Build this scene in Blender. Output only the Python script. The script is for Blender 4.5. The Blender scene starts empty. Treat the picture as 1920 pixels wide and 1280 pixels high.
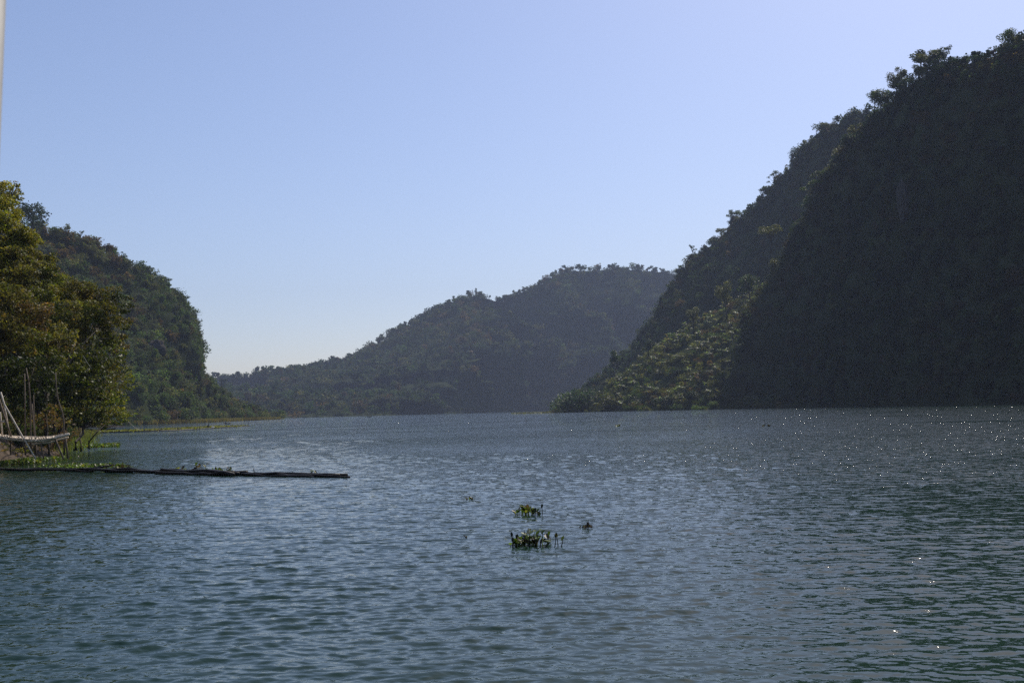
import bpy, math, random
import numpy as np
from mathutils import Vector, Matrix, noise as mnoise

sc = bpy.context.scene
COL = sc.collection
rad = math.radians
RNG = np.random.default_rng(11)
random.seed(5)

# ------------------------------------------------------------------ camera
CAM_H = 2.4
HFOV = rad(50.0)
F = 960.0 / math.tan(HFOV / 2)          # focal length in photo pixels (1920 wide)
PITCH, ROLL = math.atan(129.46 / F), math.atan(0.025)
cp, sp, cr, sr = math.cos(PITCH), math.sin(PITCH), math.cos(ROLL), math.sin(ROLL)
FW = Vector((0, cp, sp)); U0 = Vector((0, -sp, cp)); R0 = Vector((1, 0, 0))
RC = cr * R0 - sr * U0
UC = sr * R0 + cr * U0
cam_d = bpy.data.cameras.new('camera')
cam = bpy.data.objects.new('camera', cam_d)
COL.objects.link(cam)
m = Matrix((RC, UC, -FW)).transposed().to_4x4()
m.translation = Vector((0, 0, CAM_H))
cam.matrix_world = m
cam_d.sensor_width = 22.3
cam_d.lens = 22.3 / 2 / math.tan(HFOV / 2)
cam_d.clip_start, cam_d.clip_end = 0.05, 30000
cam_d.dof.use_dof = True
cam_d.dof.focus_distance = 70
cam_d.dof.aperture_fstop = 7.1
sc.camera = cam

# ------------------------------------------------------------------ sky, sun, exposure
SUN_AZ, SUN_EL = rad(29), rad(47)        # azimuth to the right of the view axis
world = bpy.data.worlds.new('World'); sc.world = world
world.use_nodes = True
wn = world.node_tree.nodes; wl = world.node_tree.links
sky = wn.new('ShaderNodeTexSky'); sky.sky_type = 'NISHITA'
sky.sun_disc = False
sky.sun_elevation = SUN_EL
sky.sun_rotation = SUN_AZ
sky.altitude = 0
sky.air_density, sky.dust_density, sky.ozone_density = 1.0, 0.9, 3.0
bg = wn['Background']
bg.inputs['Strength'].default_value = 0.130
tintn = wn.new('ShaderNodeVectorMath'); tintn.operation = 'MULTIPLY'
tintn.inputs[1].default_value = (.99, .935, 1.0)
wl.new(sky.outputs[0], tintn.inputs[0]); wl.new(tintn.outputs[0], bg.inputs[0])
SUN_DIR = Vector((math.sin(SUN_AZ) * math.cos(SUN_EL), math.cos(SUN_AZ) * math.cos(SUN_EL), math.sin(SUN_EL)))
sl = bpy.data.lights.new('sun', 'SUN'); sl.energy = 4.2; sl.angle = rad(0.53); sl.color = (1.0, 0.93, 0.82)
so = bpy.data.objects.new('sun', sl); COL.objects.link(so)
so.rotation_euler = SUN_DIR.to_track_quat('Z', 'Y').to_euler()
so.location = (300, 300, 600)
sc.view_settings.view_transform = 'Standard'; sc.view_settings.look = 'None'
sc.view_settings.exposure = 0.0; sc.view_settings.gamma = 1.0
sc.view_settings.use_curve_mapping = False
sc.cycles.max_bounces = 6; sc.cycles.diffuse_bounces = 2; sc.cycles.glossy_bounces = 2
sc.cycles.transmission_bounces = 3; sc.cycles.volume_bounces = 0; sc.cycles.transparent_max_bounces = 4
sc.cycles.caustics_reflective = False; sc.cycles.caustics_refractive = False
sc.cycles.sample_clamp_indirect = 4.0; sc.cycles.sample_clamp_direct = 28.0
sc.cycles.use_adaptive_sampling = False
sc.cycles.use_denoising = False
sc.cycles.denoiser = 'OPENIMAGEDENOISE'

# ------------------------------------------------------------------ helpers
def ray(px, py):
    return FW + RC * ((px - 960) / F) + UC * ((640 - py) / F)
def at(px, py, Y):
    d = ray(px, py); t = Y / d.y
    return Vector((d.x * t, Y, CAM_H + d.z * t))
def horizon(px):
    return 769.5 - 0.025 * (px - 960)
def wat(px, py, z=0.0):
    d = ray(px, py); t = (z - CAM_H) / d.z
    return Vector((d.x * t, d.y * t, z))
def shore(px, Y, z=0.0):
    return Vector(((px - 960) / F * Y * 1.0016, Y, z))

def tag(o, label=None, cat=None, group=None, kind=None):
    if label: o['label'] = label
    if cat: o['category'] = cat
    if group: o['group'] = group
    if kind: o['kind'] = kind
    return o
def empty(name, loc, label=None, cat=None, group=None):
    o = bpy.data.objects.new(name, None); COL.objects.link(o)
    o.location = loc; o.empty_display_size = 0.2
    return tag(o, label, cat, group)

def np_mesh(name, V, Q, mat, parent=None, tint=None, smooth=False, loc=None):
    """V (n,3), Q (m,4) or (m,3); tint (m,3) per face."""
    me = bpy.data.meshes.new(name)
    V = np.ascontiguousarray(V, dtype=np.float32); Q = np.ascontiguousarray(Q, dtype=np.int32)
    k = Q.shape[1]; nf = len(Q)
    me.vertices.add(len(V)); me.vertices.foreach_set('co', V.ravel())
    me.loops.add(nf * k); me.loops.foreach_set('vertex_index', Q.ravel())
    me.polygons.add(nf)
    me.polygons.foreach_set('loop_start', np.arange(0, nf * k, k, dtype=np.int32))
    me.polygons.foreach_set('loop_total', np.full(nf, k, dtype=np.int32))
    if smooth: me.polygons.foreach_set('use_smooth', np.ones(nf, dtype=bool))
    if tint is not None:
        a = me.attributes.new('tint', 'FLOAT_COLOR', 'FACE')
        c = np.ones((nf, 4), dtype=np.float32); c[:, :3] = tint
        a.data.foreach_set('color', c.ravel())
    me.update(calc_edges=True)
    if mat: me.materials.append(mat)
    o = bpy.data.objects.new(name, me); COL.objects.link(o)
    if parent: o.parent = parent
    if loc is not None: o.location = loc
    return o

class MB:
    """collects quads"""
    def __init__(s): s.v = []; s.q = []; s.t = []; s.n = 0
    def add(s, V, Q, tint=None):
        V = np.asarray(V, float); Q = np.asarray(Q, int)
        s.v.append(V); s.q.append(Q + s.n); s.n += len(V)
        if tint is not None:
            tint = np.asarray(tint, float)
            s.t.append(np.broadcast_to(tint, (len(Q), 3)))
    def tube(s, pts, radii, sides=7, tint=None):
        P = [Vector(p) for p in pts]; n = len(P)
        V = []; up = Vector((0.13, 0.21, 1)).normalized()
        for i, p in enumerate(P):
            d = (P[min(i + 1, n - 1)] - P[max(i - 1, 0)]).normalized()
            a = d.cross(up)
            if a.length < .15: a = d.cross(Vector((1, 0, 0)))
            a.normalize(); b = d.cross(a)
            r = radii[i] if hasattr(radii, '__len__') else radii
            for k in range(sides):
                w = 2 * math.pi * k / sides
                V.append(p + a * (r * math.cos(w)) + b * (r * math.sin(w)))
        Q = []
        for i in range(n - 1):
            for k in range(sides):
                k2 = (k + 1) % sides
                Q.append((i * sides + k, i * sides + k2, (i + 1) * sides + k2, (i + 1) * sides + k))
        # caps (fans as degenerate-free quads around a centre vertex pair)
        base = len(V)
        V.append(P[0]); V.append(P[-1])
        for k in range(0, sides - 1, 2):
            Q.append((base, (k + 2) % sides, k + 1, k))
            o = (n - 1) * sides
            Q.append((base + 1, o + k, o + k + 1, o + (k + 2) % sides))
        if sides % 2:
            # last odd triangle is left to the neighbouring quad
            pass
        s.add([tuple(x) for x in V], Q, tint)
        return s
    def box(s, c, sx, sy, sz, rz=0.0, tint=None):
        c = Vector(c); ca, sa = math.cos(rz), math.sin(rz)
        V = []
        for z in (-1, 1):
            for x, y in ((-1, -1), (1, -1), (1, 1), (-1, 1)):
                X, Y = x * sx / 2, y * sy / 2
                V.append((c.x + X * ca - Y * sa, c.y + X * sa + Y * ca, c.z + z * sz / 2))
        Q = [(3, 2, 1, 0), (4, 5, 6, 7), (0, 1, 5, 4), (1, 2, 6, 5), (2, 3, 7, 6), (3, 0, 4, 7)]
        s.add(V, Q, tint); return s
    def build(s, name, mat, parent=None, smooth=False, loc=None):
        V = np.concatenate(s.v); Q = np.concatenate(s.q)
        if parent is not None and loc is None and parent.type == 'EMPTY':
            V = V - np.array(parent.location)[None, :]
        t = np.concatenate(s.t) if s.t and sum(len(x) for x in s.t) == len(Q) else None
        if loc is not None and parent is None:
            V = V - np.array(loc)[None, :]
            return np_mesh(name, V, Q, mat, None, t, smooth, loc)
        return np_mesh(name, V, Q, mat, parent, t, smooth)

def unit(a):
    return a / np.maximum(np.linalg.norm(a, axis=1, keepdims=True), 1e-9)
def leaf_quads(C, size, rng, bias=None, bw=0.8, aspect=0.5):
    """diamond leaves at C (n,3), size (n,) half-length -> V (4n,3), Q (n,4)"""
    n = len(C)
    N = rng.normal(size=(n, 3))
    if bias is not None: N = unit(N) + bw * bias
    N = unit(N)
    T = rng.normal(size=(n, 3)); T -= N * (T * N).sum(1, keepdims=True); T = unit(T)
    B = np.cross(N, T)
    s = np.asarray(size)[:, None]
    asp = aspect * rng.uniform(.7, 1.3, (n, 1))
    sk = rng.uniform(-.25, .25, (n, 1))
    V = np.stack([C + T * s, C + B * s * asp + T * s * sk, C - T * s * .9 + N * s * .15, C - B * s * asp + T * s * sk], 1)
    Q = np.arange(4 * n).reshape(n, 4)
    return V.reshape(-1, 3), Q

# ------------------------------------------------------------------ materials
def new_mat(name):
    m = bpy.data.materials.new(name); m.use_nodes = True
    nt = m.node_tree; nt.nodes.clear()
    out = nt.nodes.new('ShaderNodeOutputMaterial')
    return m, nt, out
def N(nt, t, **kw):
    n = nt.nodes.new(t)
    for k, v in kw.items(): setattr(n, k, v)
    return n
def simple(name, col, rough=0.7, var=0.35, scale=8.0, bump=0.0, spec=0.3, col2=None):
    m, nt, out = new_mat(name)
    p = N(nt, 'ShaderNodeBsdfPrincipled'); nt.links.new(p.outputs[0], out.inputs[0])
    tc = N(nt, 'ShaderNodeTexCoord'); nz = N(nt, 'ShaderNodeTexNoise')
    nz.inputs['Scale'].default_value = scale; nz.inputs['Detail'].default_value = 6
    nt.links.new(tc.outputs['Object'], nz.inputs['Vector'])
    mix = N(nt, 'ShaderNodeMix', data_type='RGBA')
    c2 = col2 or tuple(c * (1 - var) for c in col)
    c1 = tuple(min(1, c * (1 + var * .6)) for c in col)
    mix.inputs[6].default_value = (*c2, 1); mix.inputs[7].default_value = (*c1, 1)
    rmp = N(nt, 'ShaderNodeMapRange'); rmp.inputs[1].default_value = .3; rmp.inputs[2].default_value = .7
    nt.links.new(nz.outputs[0], rmp.inputs[0]); nt.links.new(rmp.outputs[0], mix.inputs[0])
    nt.links.new(mix.outputs[2], p.inputs['Base Color'])
    p.inputs['Roughness'].default_value = rough; p.inputs['Specular IOR Level'].default_value = spec
    if bump:
        b = N(nt, 'ShaderNodeBump'); b.inputs['Strength'].default_value = bump; b.inputs['Distance'].default_value = .05
        nt.links.new(nz.outputs[0], b.inputs['Height']); nt.links.new(b.outputs[0], p.inputs['Normal'])
    return m
def leaf_mat(name, trans=0.35, rough=0.5, spec=0.4, objvar=0.3, gain=1.0):
    """colour = the leaf's own tint x a small variation from tree to tree; light shines through"""
    m, nt, out = new_mat(name)
    at_ = N(nt, 'ShaderNodeAttribute', attribute_name='tint')
    oi = N(nt, 'ShaderNodeObjectInfo')
    mr = N(nt, 'ShaderNodeMapRange'); mr.inputs[3].default_value = gain * (1 - objvar); mr.inputs[4].default_value = gain * (1 + objvar)
    nt.links.new(oi.outputs['Random'], mr.inputs[0])
    mul = N(nt, 'ShaderNodeVectorMath', operation='SCALE')
    nt.links.new(at_.outputs['Color'], mul.inputs[0]); nt.links.new(mr.outputs[0], mul.inputs['Scale'])
    p = N(nt, 'ShaderNodeBsdfPrincipled')
    p.inputs['Roughness'].default_value = rough; p.inputs['Specular IOR Level'].default_value = spec
    nt.links.new(mul.outputs[0], p.inputs['Base Color'])
    tr = N(nt, 'ShaderNodeBsdfTranslucent')
    m2 = N(nt, 'ShaderNodeVectorMath', operation='MULTIPLY'); m2.inputs[1].default_value = (1.5, 1.6, .7)
    nt.links.new(mul.outputs[0], m2.inputs[0]); nt.links.new(m2.outputs[0], tr.inputs[0])
    mx = N(nt, 'ShaderNodeMixShader'); mx.inputs[0].default_value = trans
    nt.links.new(p.outputs[0], mx.inputs[1]); nt.links.new(tr.outputs[0], mx.inputs[2])
    nt.links.new(mx.outputs[0], out.inputs[0])
    return m
M_leaf = leaf_mat('leaf', .35, .55, .22)
M_leaf_gloss = leaf_mat('glossy_leaf', .35, .45, .28)
M_leaf_banana = leaf_mat('banana_leaf', .45, .5, .25)
M_forest = leaf_mat('forest_leaf', .3, .7, .12, objvar=0.0)
M_bark = simple('bark', (.065, .052, .038), .85, .5, 9, .4)
M_bark_pale = simple('pale_bark', (.26, .24, .2), .8, .4, 4, .3)
M_bamboo = simple('dry_bamboo', (.68, .57, .43), .6, .35, 6, .1)
M_bamboo_dk = simple('weathered_bamboo', (.17, .125, .085), .75, .45, 6, .2)
M_wet = simple('wet_black_bamboo', (.018, .015, .012), .55, .5, 5, .4)
M_soil = simple('bank_soil', (.11, .085, .065), .95, .45, 1.3, .5, spec=.05, col2=(.05, .038, .026))
M_rock = simple('limestone', (.065, .058, .05), .95, .5, .35, .6, spec=.05)
M_boulder = simple('pinkish_boulder', (.42, .33, .27), .85, .35, 1.6, .5)
M_hill = simple('hill_soil', (.032, .04, .018), 1.0, .5, .06, .3, spec=0.0)
M_rope = simple('pale_rope', (.45, .42, .36), .8, .2, 30)
M_pole = simple('painted_pole', (.24, .235, .22), .6, .12, 12, .05)
M_boat = simple('tarred_wood', (.022, .019, .018), .6, .4, 3, .2)
M_cloth = simple('dark_cloth', (.018, .02, .03), .85, .3, 9)
M_skin = simple('skin', (.16, .085, .05), .6, .15, 9)
M_white = simple('white_sack', (.8, .8, .78), .6, .1, 6)

# ------------------------------------------------------------------ water
def build_water():
    half = 0.62
    fine = np.arange(-half, half, 0.0021)
    nc = 90
    coarse = np.linspace(half, 2 * math.pi - half, nc)[0:-1]
    th = np.concatenate([fine, coarse])          # measured from +Y towards +X
    dth = np.diff(np.concatenate([th, [th[0] + 2 * math.pi]]))
    dth = np.maximum(dth, np.roll(dth, 1))
    r = [0.6]
    while r[-1] < 4200:
        q = r[-1]
        r.append(q + max(0.012, q * 0.0023) * (1 if q < 300 else 1 + (q - 300) / 120))
    r = np.array(r); dr = np.gradient(r)
    T, R_ = np.meshgrid(th.astype(np.float32), r.astype(np.float32))
    X = R_ * np.sin(T); Y = R_ * np.cos(T)
    SP = np.maximum(dr[:, None] * .9, R_ * dth[None, :] * 1.0)
    # sheltered water behind the boom and along the left bank
    lee = np.clip((-(X) - (10 + .18 * Y)) / 9.0, 0, 1) * np.clip((Y - 46) / 10, 0, 1) * np.clip((150 - Y) / 60, 0, 1)
    bm = 46.8 + (-X - 11.5) * .62                       # distance of the boom at this X
    lee2 = np.clip((-X - 5.5) / 2.5, 0, 1) * np.clip((Y - bm + 9) / 6, 0, 1) * np.clip((bm + 1.0 - Y) / 1.0, 0, 1)
    lee = np.maximum(lee, .85 * lee2)
    gust = np.zeros_like(X)
    rg = np.random.default_rng(3)
    for i in range(9):
        a = rg.uniform(0, 6.28); L = rg.uniform(9, 45)
        gust += np.sin((X * math.cos(a) * .6 + Y * math.sin(a)) * 6.283 / L + rg.uniform(0, 6.28))
    gust = 1 + .10 * gust
    amp = (1 - .72 * lee) * np.clip(gust, .45, 1.6)
    Z = np.zeros_like(X); lost = np.zeros_like(X); tot = 0
    ncomp = 84
    for i in range(ncomp):
        lam = 0.075 * (0.56 / 0.075) ** rg.uniform(0, 1) if i % 9 else rg.uniform(.6, 1.3)
        k = 6.2832 / lam
        a = math.pi / 2 + .10 + rg.normal(0, .36)        # travelling along the view axis
        slope = 0.0255 * (1.0 if lam < .28 else (.28 / lam) ** .7)
        A = slope / k
        f = np.clip((lam / SP - 2.0) / 2.0, 0, 1)
        ph = k * (X * math.cos(a) + Y * math.sin(a)) + rg.uniform(0, 6.28)
        w = 2 * ((np.sin(ph) + 1) * .5) ** 1.6 - 1
        Z += A * f * w
        lost += (1 - f) * slope ** 2; tot += slope ** 2
    Z *= amp
    Z[R_ > 900] = 0
    V = np.stack([X, Y, Z], -1).reshape(-1, 3)
    nr, nt_ = X.shape
    i = np.arange(nr - 1)[:, None] * nt_; j = np.arange(nt_)[None, :]; j2 = (j + 1) % nt_
    Q = np.stack([i + j, i + j2, i + nt_ + j2, i + nt_ + j], -1).reshape(-1, 4)[:, ::-1]
    m, nt, out = new_mat('river_water')
    p = N(nt, 'ShaderNodeBsdfPrincipled'); nt.links.new(p.outputs[0], out.inputs[0])
    p.inputs['Base Color'].default_value = (.013, .034, .020, 1)
    p.inputs['Roughness'].default_value = .015; p.inputs['IOR'].default_value = 1.333
    p.inputs['Specular IOR Level'].default_value = .5
    g = N(nt, 'ShaderNodeNewGeometry')
    fl = N(nt, 'ShaderNodeAttribute', attribute_name='fine_ripple')
    def nz(scale, detail, sx, sy):
        mp = N(nt, 'ShaderNodeMapping'); mp.inputs['Scale'].default_value = (sx, sy, 1)
        nt.links.new(g.outputs['Position'], mp.inputs[0])
        n = N(nt, 'ShaderNodeTexNoise'); n.inputs['Scale'].default_value = scale; n.inputs['Detail'].default_value = detail
        n.inputs['Roughness'].default_value = .55
        nt.links.new(mp.outputs[0], n.inputs['Vector']); return n
    n1 = nz(5.5, 3, .75, 1.15)          # hand-sized ripples everywhere
    n2 = nz(1.6, 3, .7, 1.2)            # the waves the far mesh is too coarse to carry
    sep = N(nt, 'ShaderNodeSeparateColor'); nt.links.new(fl.outputs['Color'], sep.inputs[0])
    b1 = N(nt, 'ShaderNodeBump'); b1.inputs['Distance'].default_value = .035
    nt.links.new(sep.outputs[0], b1.inputs['Strength']); nt.links.new(n1.outputs[0], b1.inputs['Height'])
    b2 = N(nt, 'ShaderNodeBump'); b2.inputs['Distance'].default_value = .36
    nt.links.new(sep.outputs[1], b2.inputs['Strength']); nt.links.new(n2.outputs[0], b2.inputs['Height'])
    nt.links.new(b1.outputs[0], b2.inputs['Normal'])
    nt.links.new(b2.outputs[0], p.inputs['Normal'])
    o = np_mesh('water', V, Q, m, smooth=True)
    a = o.data.attributes.new('fine_ripple', 'FLOAT_COLOR', 'POINT')
    c = np.ones((len(V), 4), np.float32)
    c[:, 0] = (.42 * amp).ravel(); c[:, 1] = (np.clip(lost / tot, 0, 1) * amp * 1.0).ravel(); c[:, 2] = 0
    a.data.foreach_set('color', c.ravel())
    return tag(o, kind='structure')
build_water()

# ------------------------------------------------------------------ hills
def fbm(p, o=4):
    return mnoise.fractal(p, 1.0, 2.0, o, noise_basis='PERLIN_ORIGINAL')
class Hill:
    """slope lofted from a shoreline to a crest line, closed by a back slope"""
    def __init__(s, name, pairs, drop, prof=1.0, nu=110, nv=34, gully=10, gfreq=.02, rough=2.0, back=160, seed=0, mat=None, fall=None):
        S = [shore(a[0], a[1], -1.5) for a in pairs]
        R = [at(a[2], a[3], a[4]) for a in pairs]
        for r_ in R: r_.z = max(r_.z - drop, -1.0)
        s.nu, s.nv, s.nb = nu, nv, 10
        L = np.array([(R[i] - R[i - 1]).length + (S[i] - S[i - 1]).length if i else 0 for i in range(len(R))]).cumsum()
        uu = np.linspace(0, L[-1], nu)
        Sx = np.stack([np.interp(uu, L, [p[k] for p in S]) for k in range(3)], 1)
        Rx = np.stack([np.interp(uu, L, [p[k] for p in R]) for k in range(3)], 1)
        G = np.zeros((nu, nv + s.nb, 3))
        for i in range(nu):
            a, b = Vector(Sx[i]), Vector(Rx[i])
            i0, i1 = max(i - 3, 0), min(i + 3, nu - 1)
            tng = Vector(Rx[i1] - Rx[i0]) + Vector(Sx[i1] - Sx[i0]); tng.z = 0
            nrm = Vector((tng.y, -tng.x, 0)).normalized()
            h = b - a; hh = Vector((h.x, h.y, 0))
            if nrm.dot(hh) > 0: nrm = -nrm
            for j in range(nv):
                v = j / (nv - 1)
                z = a.z + h.z * (v ** prof)
                p = a + hh * v; p.z = z
                env = math.sin(math.pi * min(v * .92 + .04, 1))
                q = Vector((p.x, p.y, p.z * .6)) * gfreq + Vector((seed * 7.3, 0, 0))
                gl = fbm(q, 3)
                if gully < 0: gl = 2.2 * abs(gl) - .45          # sharp spurs between rounded hollows
                p += nrm * (gully * gl * env)
                p += Vector((fbm(p * .05 + Vector((seed, 0, 9))), fbm(p * .05 + Vector((3, seed, 9))), .6 * fbm(p * .06 + Vector((3, 5, seed))))) * rough * env
                G[i, j] = p
            bd = -nrm
            for j in range(s.nb):
                v = (j + 1) / s.nb
                p = b + bd * (back * v)
                p.z = -2 + (b.z + 2) * (1 - v) ** 1.0 * (1 if v < 1 else 0)
                G[i, nv + j] = p
        s.G = G
        V = G.reshape(-1, 3); W = nv + s.nb
        Q = [(i * W + j, (i + 1) * W + j, (i + 1) * W + j + 1, i * W + j + 1) for i in range(nu - 1) for j in range(W - 1)]
        s.ob = np_mesh(name, V, np.array(Q), mat or M_hill, smooth=True)
        tag(s.ob, kind='structure')
    def pick(s, n, rng, v0=0.0, v1=1.0, u0=0.0, u1=1.0, beyond=2):
        """n random points spread evenly over the slope's area"""
        i0, i1 = int(u0 * (s.nu - 1)), max(int(u1 * (s.nu - 1)), int(u0 * (s.nu - 1)) + 1)
        j0 = int(v0 * (s.nv - 1)); j1 = int(v1 * (s.nv - 1)) + (beyond if v1 >= 1 else 0)
        A = s.G[i0:i1 + 1, j0:j1 + 1]
        P00 = A[:-1, :-1]; P10 = A[1:, :-1]; P01 = A[:-1, 1:]; P11 = A[1:, 1:]
        ar = np.linalg.norm(np.cross(P10 - P00, P01 - P00), axis=-1) + 1e-6
        pr = (ar / ar.sum()).ravel()
        c = rng.choice(len(pr), n, p=pr)
        a = rng.uniform(size=(n, 1)); b = rng.uniform(size=(n, 1))
        f = lambda M_: M_.reshape(-1, 3)[c]
        return (f(P00) * (1 - a) + f(P10) * a) * (1 - b) + (f(P01) * (1 - a) + f(P11) * a) * b
    def on_crest(s, u, v=1.0):
        i = u * (s.nu - 1); i0 = min(int(i), s.nu - 2); t = i - i0; j = int(round(v * (s.nv - 1)))
        return s.G[i0, j] * (1 - t) + s.G[i0 + 1, j] * t

# shoreline px, distance | crest px, py, distance
left_cliff = Hill('hill', [
    (-420, 380, -300, 300, 560), (-150, 450, -60, 372, 640), (60, 500, 60, 420, 690), (120, 520, 115, 418, 700), (160, 530, 215, 468, 730),
    (250, 555, 298, 514, 760), (320, 585, 352, 565, 790), (352, 625, 370, 598, 815), (362, 660, 368, 648, 830),
    (372, 700, 368, 692, 845), (410, 750, 392, 714, 862), (470, 820, 440, 745, 885), (500, 900, 496, 777, 915), (530, 945, 526, 785, 950)],
    drop=6.5, prof=1.25, nu=120, nv=36, gully=20, gfreq=.013, rough=5, back=160, seed=1)
far_ridge = Hill('hill', [
    (250, 1840, 250, 705, 2400), (400, 1600, 385, 705, 2368), (480, 1440, 430, 698, 2272), (520, 1424, 470, 688, 2240), (560, 1448, 520, 691, 2240), (620, 1488, 600, 678, 2272),
    (680, 1536, 650, 668, 2288), (740, 1584, 690, 652, 2288), (780, 1648, 740, 627, 2304), (820, 1744, 775, 602, 2320),
    (860, 1856, 840, 563, 2368), (900, 1984, 905, 541, 2432), (930, 2080, 955, 556, 2496), (980, 2128, 985, 537, 2544),
    (1030, 2160, 1060, 499, 2624), (1100, 2192, 1150, 497, 2688), (1180, 2224, 1250, 499, 2752), (1260, 2240, 1330, 520, 2784), (1400, 2272, 1500, 480, 2848)],
    drop=12, prof=1.05, nu=150, nv=36, gully=-260, gfreq=.0030, rough=16, back=600, seed=4)
mid_slope = Hill('hill', [
    (1020, 1037, 1050, 768, 1085.8), (1050, 1024.8, 1100, 722, 1104.1), (1090, 1012.6, 1135, 694, 1116.3), (1130, 994.3, 1180, 652, 1128.5), (1170, 976, 1215, 608, 1140.7),
    (1210, 963.8, 1262, 525, 1152.9), (1250, 951.6, 1300, 478, 1152.9), (1300, 939.4, 1375, 412, 1134.6), (1350, 927.2, 1440, 348, 1098),
    (1400, 902.8, 1490, 286, 1073.6), (1450, 878.4, 1535, 236, 1049.2), (1500, 854, 1600, 208, 1030.9), (1600, 841.8, 1720, 190, 1012.6), (1750, 829.6, 1900, 170, 976)],
    drop=7, prof=1.0, nu=110, nv=34, gully=24, gfreq=.010, rough=5, back=200, seed=2)
point_slope = Hill('hill', [
    (1036, 798, 1036, 769, 806), (1060, 793, 1070, 752, 812), (1110, 778, 1120, 735, 818), (1180, 748, 1190, 672, 850), (1240, 722, 1260, 620, 880),
    (1300, 700, 1330, 580, 900), (1370, 682, 1400, 545, 900), (1480, 655, 1480, 505, 880), (1600, 610, 1600, 430, 820)],
    drop=5, prof=1.0, nu=80, nv=26, gully=8, gfreq=.02, rough=3.0, back=70, seed=3)
big_cliff = Hill('hill', [
    (1345, 688, 1392, 590, 760), (1390, 684, 1425, 530, 752), (1430, 675, 1462, 475, 742), (1480, 660, 1500, 405, 722), (1530, 630, 1545, 330, 702),
    (1570, 600, 1582, 262, 682), (1640, 560, 1640, 200, 642), (1720, 510, 1722, 122, 604), (1800, 465, 1800, 100, 572),
    (1900, 420, 1900, 66, 532), (2100, 345, 2050, -10, 480), (2400, 270, 2300, -100, 420), (2900, 190, 2800, -200, 340)],
    drop=8, prof=.95, nu=130, nv=40, gully=17, gfreq=.016, rough=5, back=220, seed=5)
bank = Hill('river_bank', [
    (-2600, 12, -3600, -100, 40), (-900, 36, -1500, -150, 75), (-350, 50, -700, 180, 95), (-60, 60, -340, 480, 110), (70, 65.5, -130, 720, 116), (128, 70, -60, 755, 122), (146, 88, 0, 770, 135),  # unseen crest at far left, raised to darken what the water reflects
    (152, 115, 40, 778, 165), (160, 160, 80, 780, 210), (172, 222, 120, 782, 250), (150, 270, 90, 783, 310), (60, 360, 20, 783, 400), (-100, 430, -140, 783, 470)],
    drop=0, prof=.6, nu=100, nv=24, gully=.8, gfreq=.15, rough=.35, back=60, seed=6, mat=M_soil)
# flat valley floor that carries the hills out of sight
gV = [(-4500, -4500, -6), (4500, -4500, -6), (4500, 4500, -6), (-4500, 4500, -6)]
tag(np_mesh('ground', np.array(gV), np.array([(0, 1, 2, 3)]), M_soil), kind='structure')

# ------------------------------------------------------------------ tree kinds
G_DEEP = np.array((.028, .050, .018)); G_MID = np.array((.050, .075, .022)); G_OLIVE = np.array((.080, .082, .028))
G_BROWN = np.array((.095, .060, .026)); G_YEL = np.array((.125, .125, .022)); G_GREY = np.array((.07, .08, .05))
def crown_points(lobes, per_area, rng, shell=.3):
    C, B = [], []
    for c, r3 in lobes:
        c = np.array(c); r3 = np.array(r3) * np.ones(3)
        n = max(6, int(per_area * (r3[0] * r3[1] * r3[2]) ** (2 / 3)))
        d = unit(rng.normal(size=(n, 3)))
        lump = 1 + .22 * np.sin(d[:, :1] * 5 + c[0] * 3) * np.cos(d[:, 1:2] * 4 + c[2] * 2)
        q = d * (shell + (1 - shell) * rng.uniform(size=(n, 1)) ** .6) * r3 * lump
        C.append(c + q); B.append(d)
    return np.concatenate(C), np.concatenate(B)
def make_lobes(kind, rng):
    """unit tree: height 1"""
    L = []
    if kind == 'round':
        for i in range(12):
            a = rng.uniform(0, 6.28); q = rng.uniform(.06, .27)
            L.append(((q * math.cos(a), q * math.sin(a), rng.uniform(.38, .86)), rng.uniform(.09, .18)))
        L.append(((0, 0, .64), .24))
    elif kind == 'tall':
        for i in range(7):
            a = rng.uniform(0, 6.28); q = rng.uniform(.02, .13); z = rng.uniform(.5, .92)
            L.append(((q * math.cos(a), q * math.sin(a), z), (rng.uniform(.07, .13), rng.uniform(.07, .13), .09)))
    elif kind == 'spread':
        for i in range(11):
            a = rng.uniform(0, 6.28); q = rng.uniform(.12, .40)
            L.append(((q * math.cos(a), q * math.sin(a), .86 - q * .45 + rng.uniform(-.1, .05)), (rng.uniform(.11, .17), rng.uniform(.11, .17), .075)))
    elif kind == 'sparse':
        for i in range(10):
            a = rng.uniform(0, 6.28); q = rng.uniform(.05, .26)
            L.append(((q * math.cos(a), q * math.sin(a), rng.uniform(.45, .98)), (.07, .07, .05)))
    elif kind == 'bush':
        for i in range(7):
            a = rng.uniform(0, 6.28); q = rng.uniform(.1, .42)
            L.append(((q * math.cos(a), q * math.sin(a), rng.uniform(.25, .62)), rng.uniform(.2, .34)))
    return L
def unit_crown(kind, n_leaf, size, rng):
    L = make_lobes(kind, rng)
    tot = sum((np.prod(np.array(r) * np.ones(3))) ** (2 / 3) for c, r in L)
    C, B = crown_points(L, n_leaf / tot, rng)
    s = size * rng.uniform(.6, 1.35, len(C))
    V, Q = leaf_quads(C, s, rng, unit(B + np.array((0, 0, .5))), .7, .6)
    return L, V, Q, C
def shade_tints(n, base, rng, spread=.28):
    k = np.exp(rng.normal(0, spread, (n, 1)))
    t = base[None, :] * k
    t[:, 0] *= np.exp(rng.normal(0, .12, n))
    return t

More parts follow.
